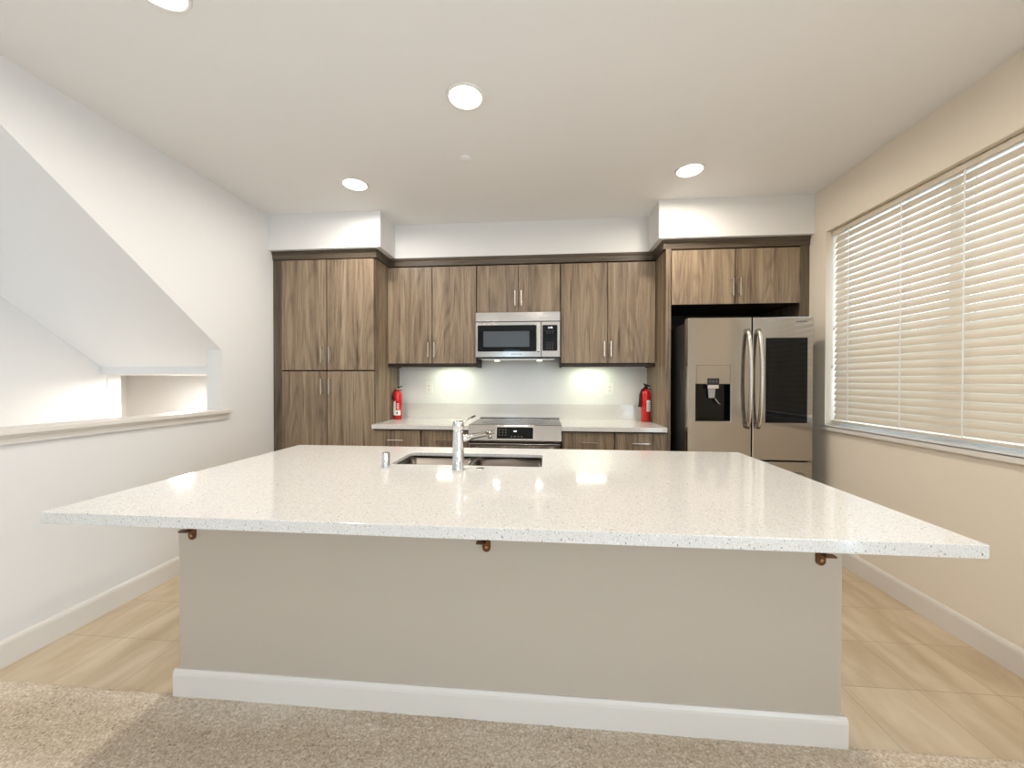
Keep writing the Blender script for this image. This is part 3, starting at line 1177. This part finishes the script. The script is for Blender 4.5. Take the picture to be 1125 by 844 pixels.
# ================================================================== FIRE EXTINGUISHERS
def extinguisher(label, x, y, z0, r, hgt, kind):
    e = thing('fire_extinguisher', label, 'fire extinguisher', (x, y, z0), 'fire extinguishers on the back worktops')
    b_ = hgt
    MB().lathe([(0, .004), (r - .006, 0), (r, .006), (r, b_ * .70), (r * .93, b_ * .745), (r * .72, b_ * .785), (r * .42, b_ * .81), (r * .40, b_ * .83), (0, b_ * .83)], x, y, 32, z0).build('cylinder', 'red', e)
    zz = z0 + b_ * .83
    v = MB()
    v.lathe([(0, 0), (.017, 0), (.019, .008), (.016, .020), (.010, .026), (0, .026)], x, y, 20, zz)
    v.tube([(x, y - .008, zz + .012), (x, y - .026, zz + .012)], .012, 16)
    v.build('valve', 'nickel' if kind == 0 else 'black', e)
    g_ = MB()
    if kind == 0:
        g_.prism([(x - .020, zz + .018), (x + .010, zz + .030), (x + .046, zz + .040), (x + .048, zz + .034), (x + .012, zz + .020)], 'Y', y - .008, y + .008)
        g_.prism([(x - .014, zz + .012), (x + .044, zz - .002), (x + .044, zz - .008), (x - .014, zz + .004)], 'Y', y - .007, y + .007)
    else:
        g_.prism([(x - .022, zz + .052), (x + .000, zz + .046), (x + .040, zz + .030), (x + .046, zz + .018), (x + .036, zz + .018), (x, zz + .024), (x - .012, zz + .030)], 'Y', y - .008, y + .008)
        g_.prism([(x - .004, zz + .020), (x + .044, zz + .002), (x + .046, zz - .010), (x - .004, zz + .010)], 'Y', y - .007, y + .007)
    g_.build('lever', 'black', e)
    ho = MB()
    if kind == 0:
        ho.tube([(x - .012, y, zz + .01), (x - .030, y, zz - .005), (x - .034, y - .03, zz - .06), (x - .030, y - .036, zz - .09)], [.008, .009, .010, .011], 12)
    else:
        ho.tube([(x - .012, y, zz + .006), (x - .036, y - .004, zz - .010), (x - r - .010, y - .012, zz - .05), (x - r - .012, y - .014, zz - .12), (x - r - .016, y - .014, zz - .165)], [.008, .009, .010, .011, .015], 12)
    ho.build('hose', 'black', e)
    lb = MB()
    if kind == 0:
        a0, a1, zl, zh = -2.85, -.55, .12, .38
    else:
        a0, a1, zl, zh = -1.62, -.55, .27, .55
    N = 14
    for k in range(N):
        p, q_ = a0 + (a1 - a0) * k / N, a0 + (a1 - a0) * (k + 1) / N
        rr = r + .0008
        lo, hi = z0 + b_ * zl, z0 + b_ * zh
        if kind == 0 and p > -1.75:
            hi = z0 + b_ * .26
        elif kind == 0:
            hi = z0 + b_ * .52
        vs = [lb.bm.verts.new((x + rr * math.cos(t_), y + rr * math.sin(t_), z)) for t_, z in ((p, lo), (q_, lo), (q_, hi), (p, hi))]
        lb.bm.faces.new(vs)
    lbo = lb.build('label', 'label', e)
    md = lbo.modifiers.new('solid', 'SOLIDIFY')
    md.thickness = .0004
    pr_ = MB()
    if kind == 0:
        ang, rows = (-1.45, -.9), [(.30, .315), (.345, .36), (.39, .405), (.435, .45)]
        mm = 'label'
    else:
        ang, rows = (-1.5, -.75), [(.32, .33), (.36, .37), (.40, .41), (.44, .45), (.48, .49)]
        mm = 'print'
    for lo, hi in rows:
        for k in range(4):
            p, q_ = ang[0] + (ang[1] - ang[0]) * k / 4, ang[0] + (ang[1] - ang[0]) * (k + 1) / 4
            rr = r + .0015
            vs = [pr_.bm.verts.new((x + rr * math.cos(t_), y + rr * math.sin(t_), z0 + b_ * z)) for t_, z in ((p, lo), (q_, lo), (q_, hi), (p, hi))]
            pr_.bm.faces.new(vs)
    po = pr_.build('label_print', mm, lbo)
    if kind == 0:
        pb = MB()
        rr = r + .0018
        vs = [pb.bm.verts.new((x + rr * math.cos(t_), y + rr * math.sin(t_), z0 + b_ * z)) for t_, z in ((-1.5, .155), (-1.15, .155), (-1.15, .22), (-1.5, .22))]
        pb.bm.faces.new(vs)
        pb.build('label_symbol', 'labelblue', lbo)


extinguisher('red fire extinguisher with silver valve and large white label, beside the pantry', -1.443, 3.640, .9147, .041, .345, 0)
extinguisher('red fire extinguisher with black handle, beside the refrigerator panel', .922, 3.640, .9147, .042, .365, 1)


# ================================================================== OUTLETS
def wall_plate(name, label, cat, x, z, kind):
    o = thing(name, label, cat, (x, YB, z), 'wall plates over the back worktops')
    pl = MB().box(x - .037, x + .037, YB - .006, YB - .0004, z - .058, z + .058, .002).build('plate', 'plastic', o)
    if kind:
        q = MB()
        q.box(x - .017, x + .017, YB - .009, YB - .0062, z - .034, z + .034, .002)
        q.build('rocker', 'plastic', o)
        s = MB().box(x - .018, x + .018, YB - .0066, YB - .0061, z - .0355, z + .0355)
        s.build('seam', 'slot', o)
    else:
        q = MB()
        q.box(x - .017, x + .017, YB - .0075, YB - .0062, z - .034, z + .034, .001)
        rc = q.build('receptacle', 'plastic', o)
        s = MB()
        for zz in (z - .019, z + .019):
            s.box(x - .008, x - .005, YB - .0081, YB - .0076, zz - .005, zz + .006)
            s.box(x + .005, x + .008, YB - .0081, YB - .0076, zz - .005, zz + .006)
            s.tube([(x, YB - .0081, zz - .011), (x, YB - .0076, zz - .011)], .003, 10)
        s.build('slots', 'slot', rc)


wall_plate('power_outlet', 'white power outlet left of the range, nearest the pantry', 'outlet', -1.178, 1.222, 0)
wall_plate('light_switch', 'white rocker switch plate nearest the range on its left', 'switch', -.888, 1.219, 1)
wall_plate('power_outlet', 'white power outlet on the wall right of the range', 'outlet', .619, 1.216, 0)


# ================================================================== LAMPS
def under_light(label, x):
    u = thing('under_cabinet_light', label, 'light', (x, 3.66, 1.4495), 'under-cabinet lights')
    MB().box(x - .15, x + .15, 3.62, 3.70, 1.432, 1.4495, .003).build('housing', 'plastic', u)
    MB().box(x - .13, x + .13, 3.628, 3.692, 1.4295, 1.4318).build('lens', 'puck', u)
    l = area('under_cabinet_lamp', (0, 0, 0), (0, 0, 0), .26, .06, 1.25, (.92, 1.0, .76))
    l.parent = u
    l.location = (0, 0, -.022)


under_light('slim under-cabinet light left of the microwave', -.92)
under_light('slim under-cabinet light right of the microwave', .43)


def can(label, x, y, z=ZC, r=.083, W=LAMP_W, col=(1, .955, .90), grp='recessed ceiling lights'):
    c = thing('recessed_light', label, 'ceiling light', (x, y, z), grp)
    MB().lathe([(r, -.001), (r + .001, -.006), (r + .012, -.006), (r + .016, -.0005), (r, -.0005), (r, -.001)], x, y, 40, z).build('trim_ring', 'plastic', c)
    MB().lathe([(0, -.004), (r - .002, -.004), (r - .0005, -.0006), (0, -.0006)], x, y, 40, z).build('lens', 'lens', c)
    l = bpy.data.lights.new('ceiling_lamp', 'AREA')
    l.shape = 'DISK'
    l.size = r * 1.9
    l.energy = W
    l.color = col
    l.spread = math.radians(174)
    lo = bpy.data.objects.new('ceiling_lamp', l)
    COL.objects.link(lo)
    lo.parent = c
    lo.location = (0, 0, -.009)


can('round recessed ceiling light above the island, largest in view', -.414, 1.952)
can('round recessed ceiling light in front of the pantry soffit', -1.413, 2.745)
can('round recessed ceiling light in front of the refrigerator soffit', .990, 2.760, col=(1, .90, .78))
can('round recessed ceiling light cut off by the top edge, at the left', -1.436, 1.315)
G2 = 'recessed lights behind the camera'
can('round recessed ceiling light just above the top edge of view, at the right', .99, 1.20, col=(1, .90, .78))
for x, y in ((-.2, -.9), (1.1, -2.6), (-1.4, -2.6)):
    can('round recessed ceiling light over the living area behind the camera', x, y, W=LAMP_W * .34, grp=G2)
can('round light on the low landing ceiling seen through the stair opening', -3.25, 3.16, 1.341, .085, 20, (1, .95, .88), 'stair lights')

tag(MB().lathe([(0, -.007), (.036, -.007), (.041, -.004), (.041, -.0004), (0, -.0004)], -.530, 2.488, 32, ZC).build('sprinkler_cover', 'ceil'),
    'small round sprinkler cover plate on the ceiling in front of the soffit', 'sprinkler cover')

# ================================================================== BLIND
XBL = XR + .062
by0, by1 = WIN_Y0 + .012, WIN_Y1 - .012
bz0, bz1 = WIN_Z0 + .034, WIN_Z1 - .004
bd_ = thing('window_blind', 'white horizontal faux-wood blind lowered over the kitchen window', 'blind', (XBL, (by0 + by1) / 2, bz0))
MB().box(XBL - .028, XBL + .028, by0, by1, bz1 - .034, bz1, .003).build('headrail', 'blind', bd_)
MB().box(XBL - .026, XBL + .026, by0, by1, bz0, bz0 + .016, .004).build('bottom_rail', 'blind', bd_)
NS = 30
ang = math.radians(69)
ca, sa = math.cos(ang), math.sin(ang)
s_ = MB()
zlo, zhi = bz0 + .045, bz1 - .066
for k in range(NS):
    z = zlo + (zhi - zlo) * k / (NS - 1)
    hw, th = .0245, .0014
    # outer edge high, room edge low, slightly crowned
    P = []
    for u, c_ in ((-1, 0), (-.5, .0016), (0, .0022), (.5, .0016), (1, 0)):
        P.append((XBL + u * hw * ca - (c_ + th) * sa, z + u * hw * sa + (c_ + th) * ca))
    Q = []
    for u, c_ in ((1, 0), (.5, .0016), (0, .0022), (-.5, .0016), (-1, 0)):
        Q.append((XBL + u * hw * ca - (c_ - th) * sa, z + u * hw * sa + (c_ - th) * ca))
    s_.prism(P + Q, 'Y', by0 + .004, by1 - .004)
s_.build('slats', 'blind', bd_)
for k, yy in enumerate((2.90, 2.50, 2.15, 1.85, 1.58)):
    q = MB()
    for xx in (XBL - .0265, XBL + .0265):
        q.box(xx - .0007, xx + .0007, yy - .004, yy + .004, bz0 + .012, bz1 - .03)
    q.build('ladder_cord', 'cord', bd_)
for yy, zz in ((3.020, 1.70), (3.030, 1.42)):
    q = MB()
    q.tube([(XBL - .034, yy, bz1 - .04), (XBL - .034, yy, zz)], .0012, 6)
    q.lathe([(0, .0), (.007, 0), (.006, .02), (.003, .032), (0, .033)], XBL - .034, yy, 14, zz - .03)
    q.build('tilt_cord', 'cord', bd_)
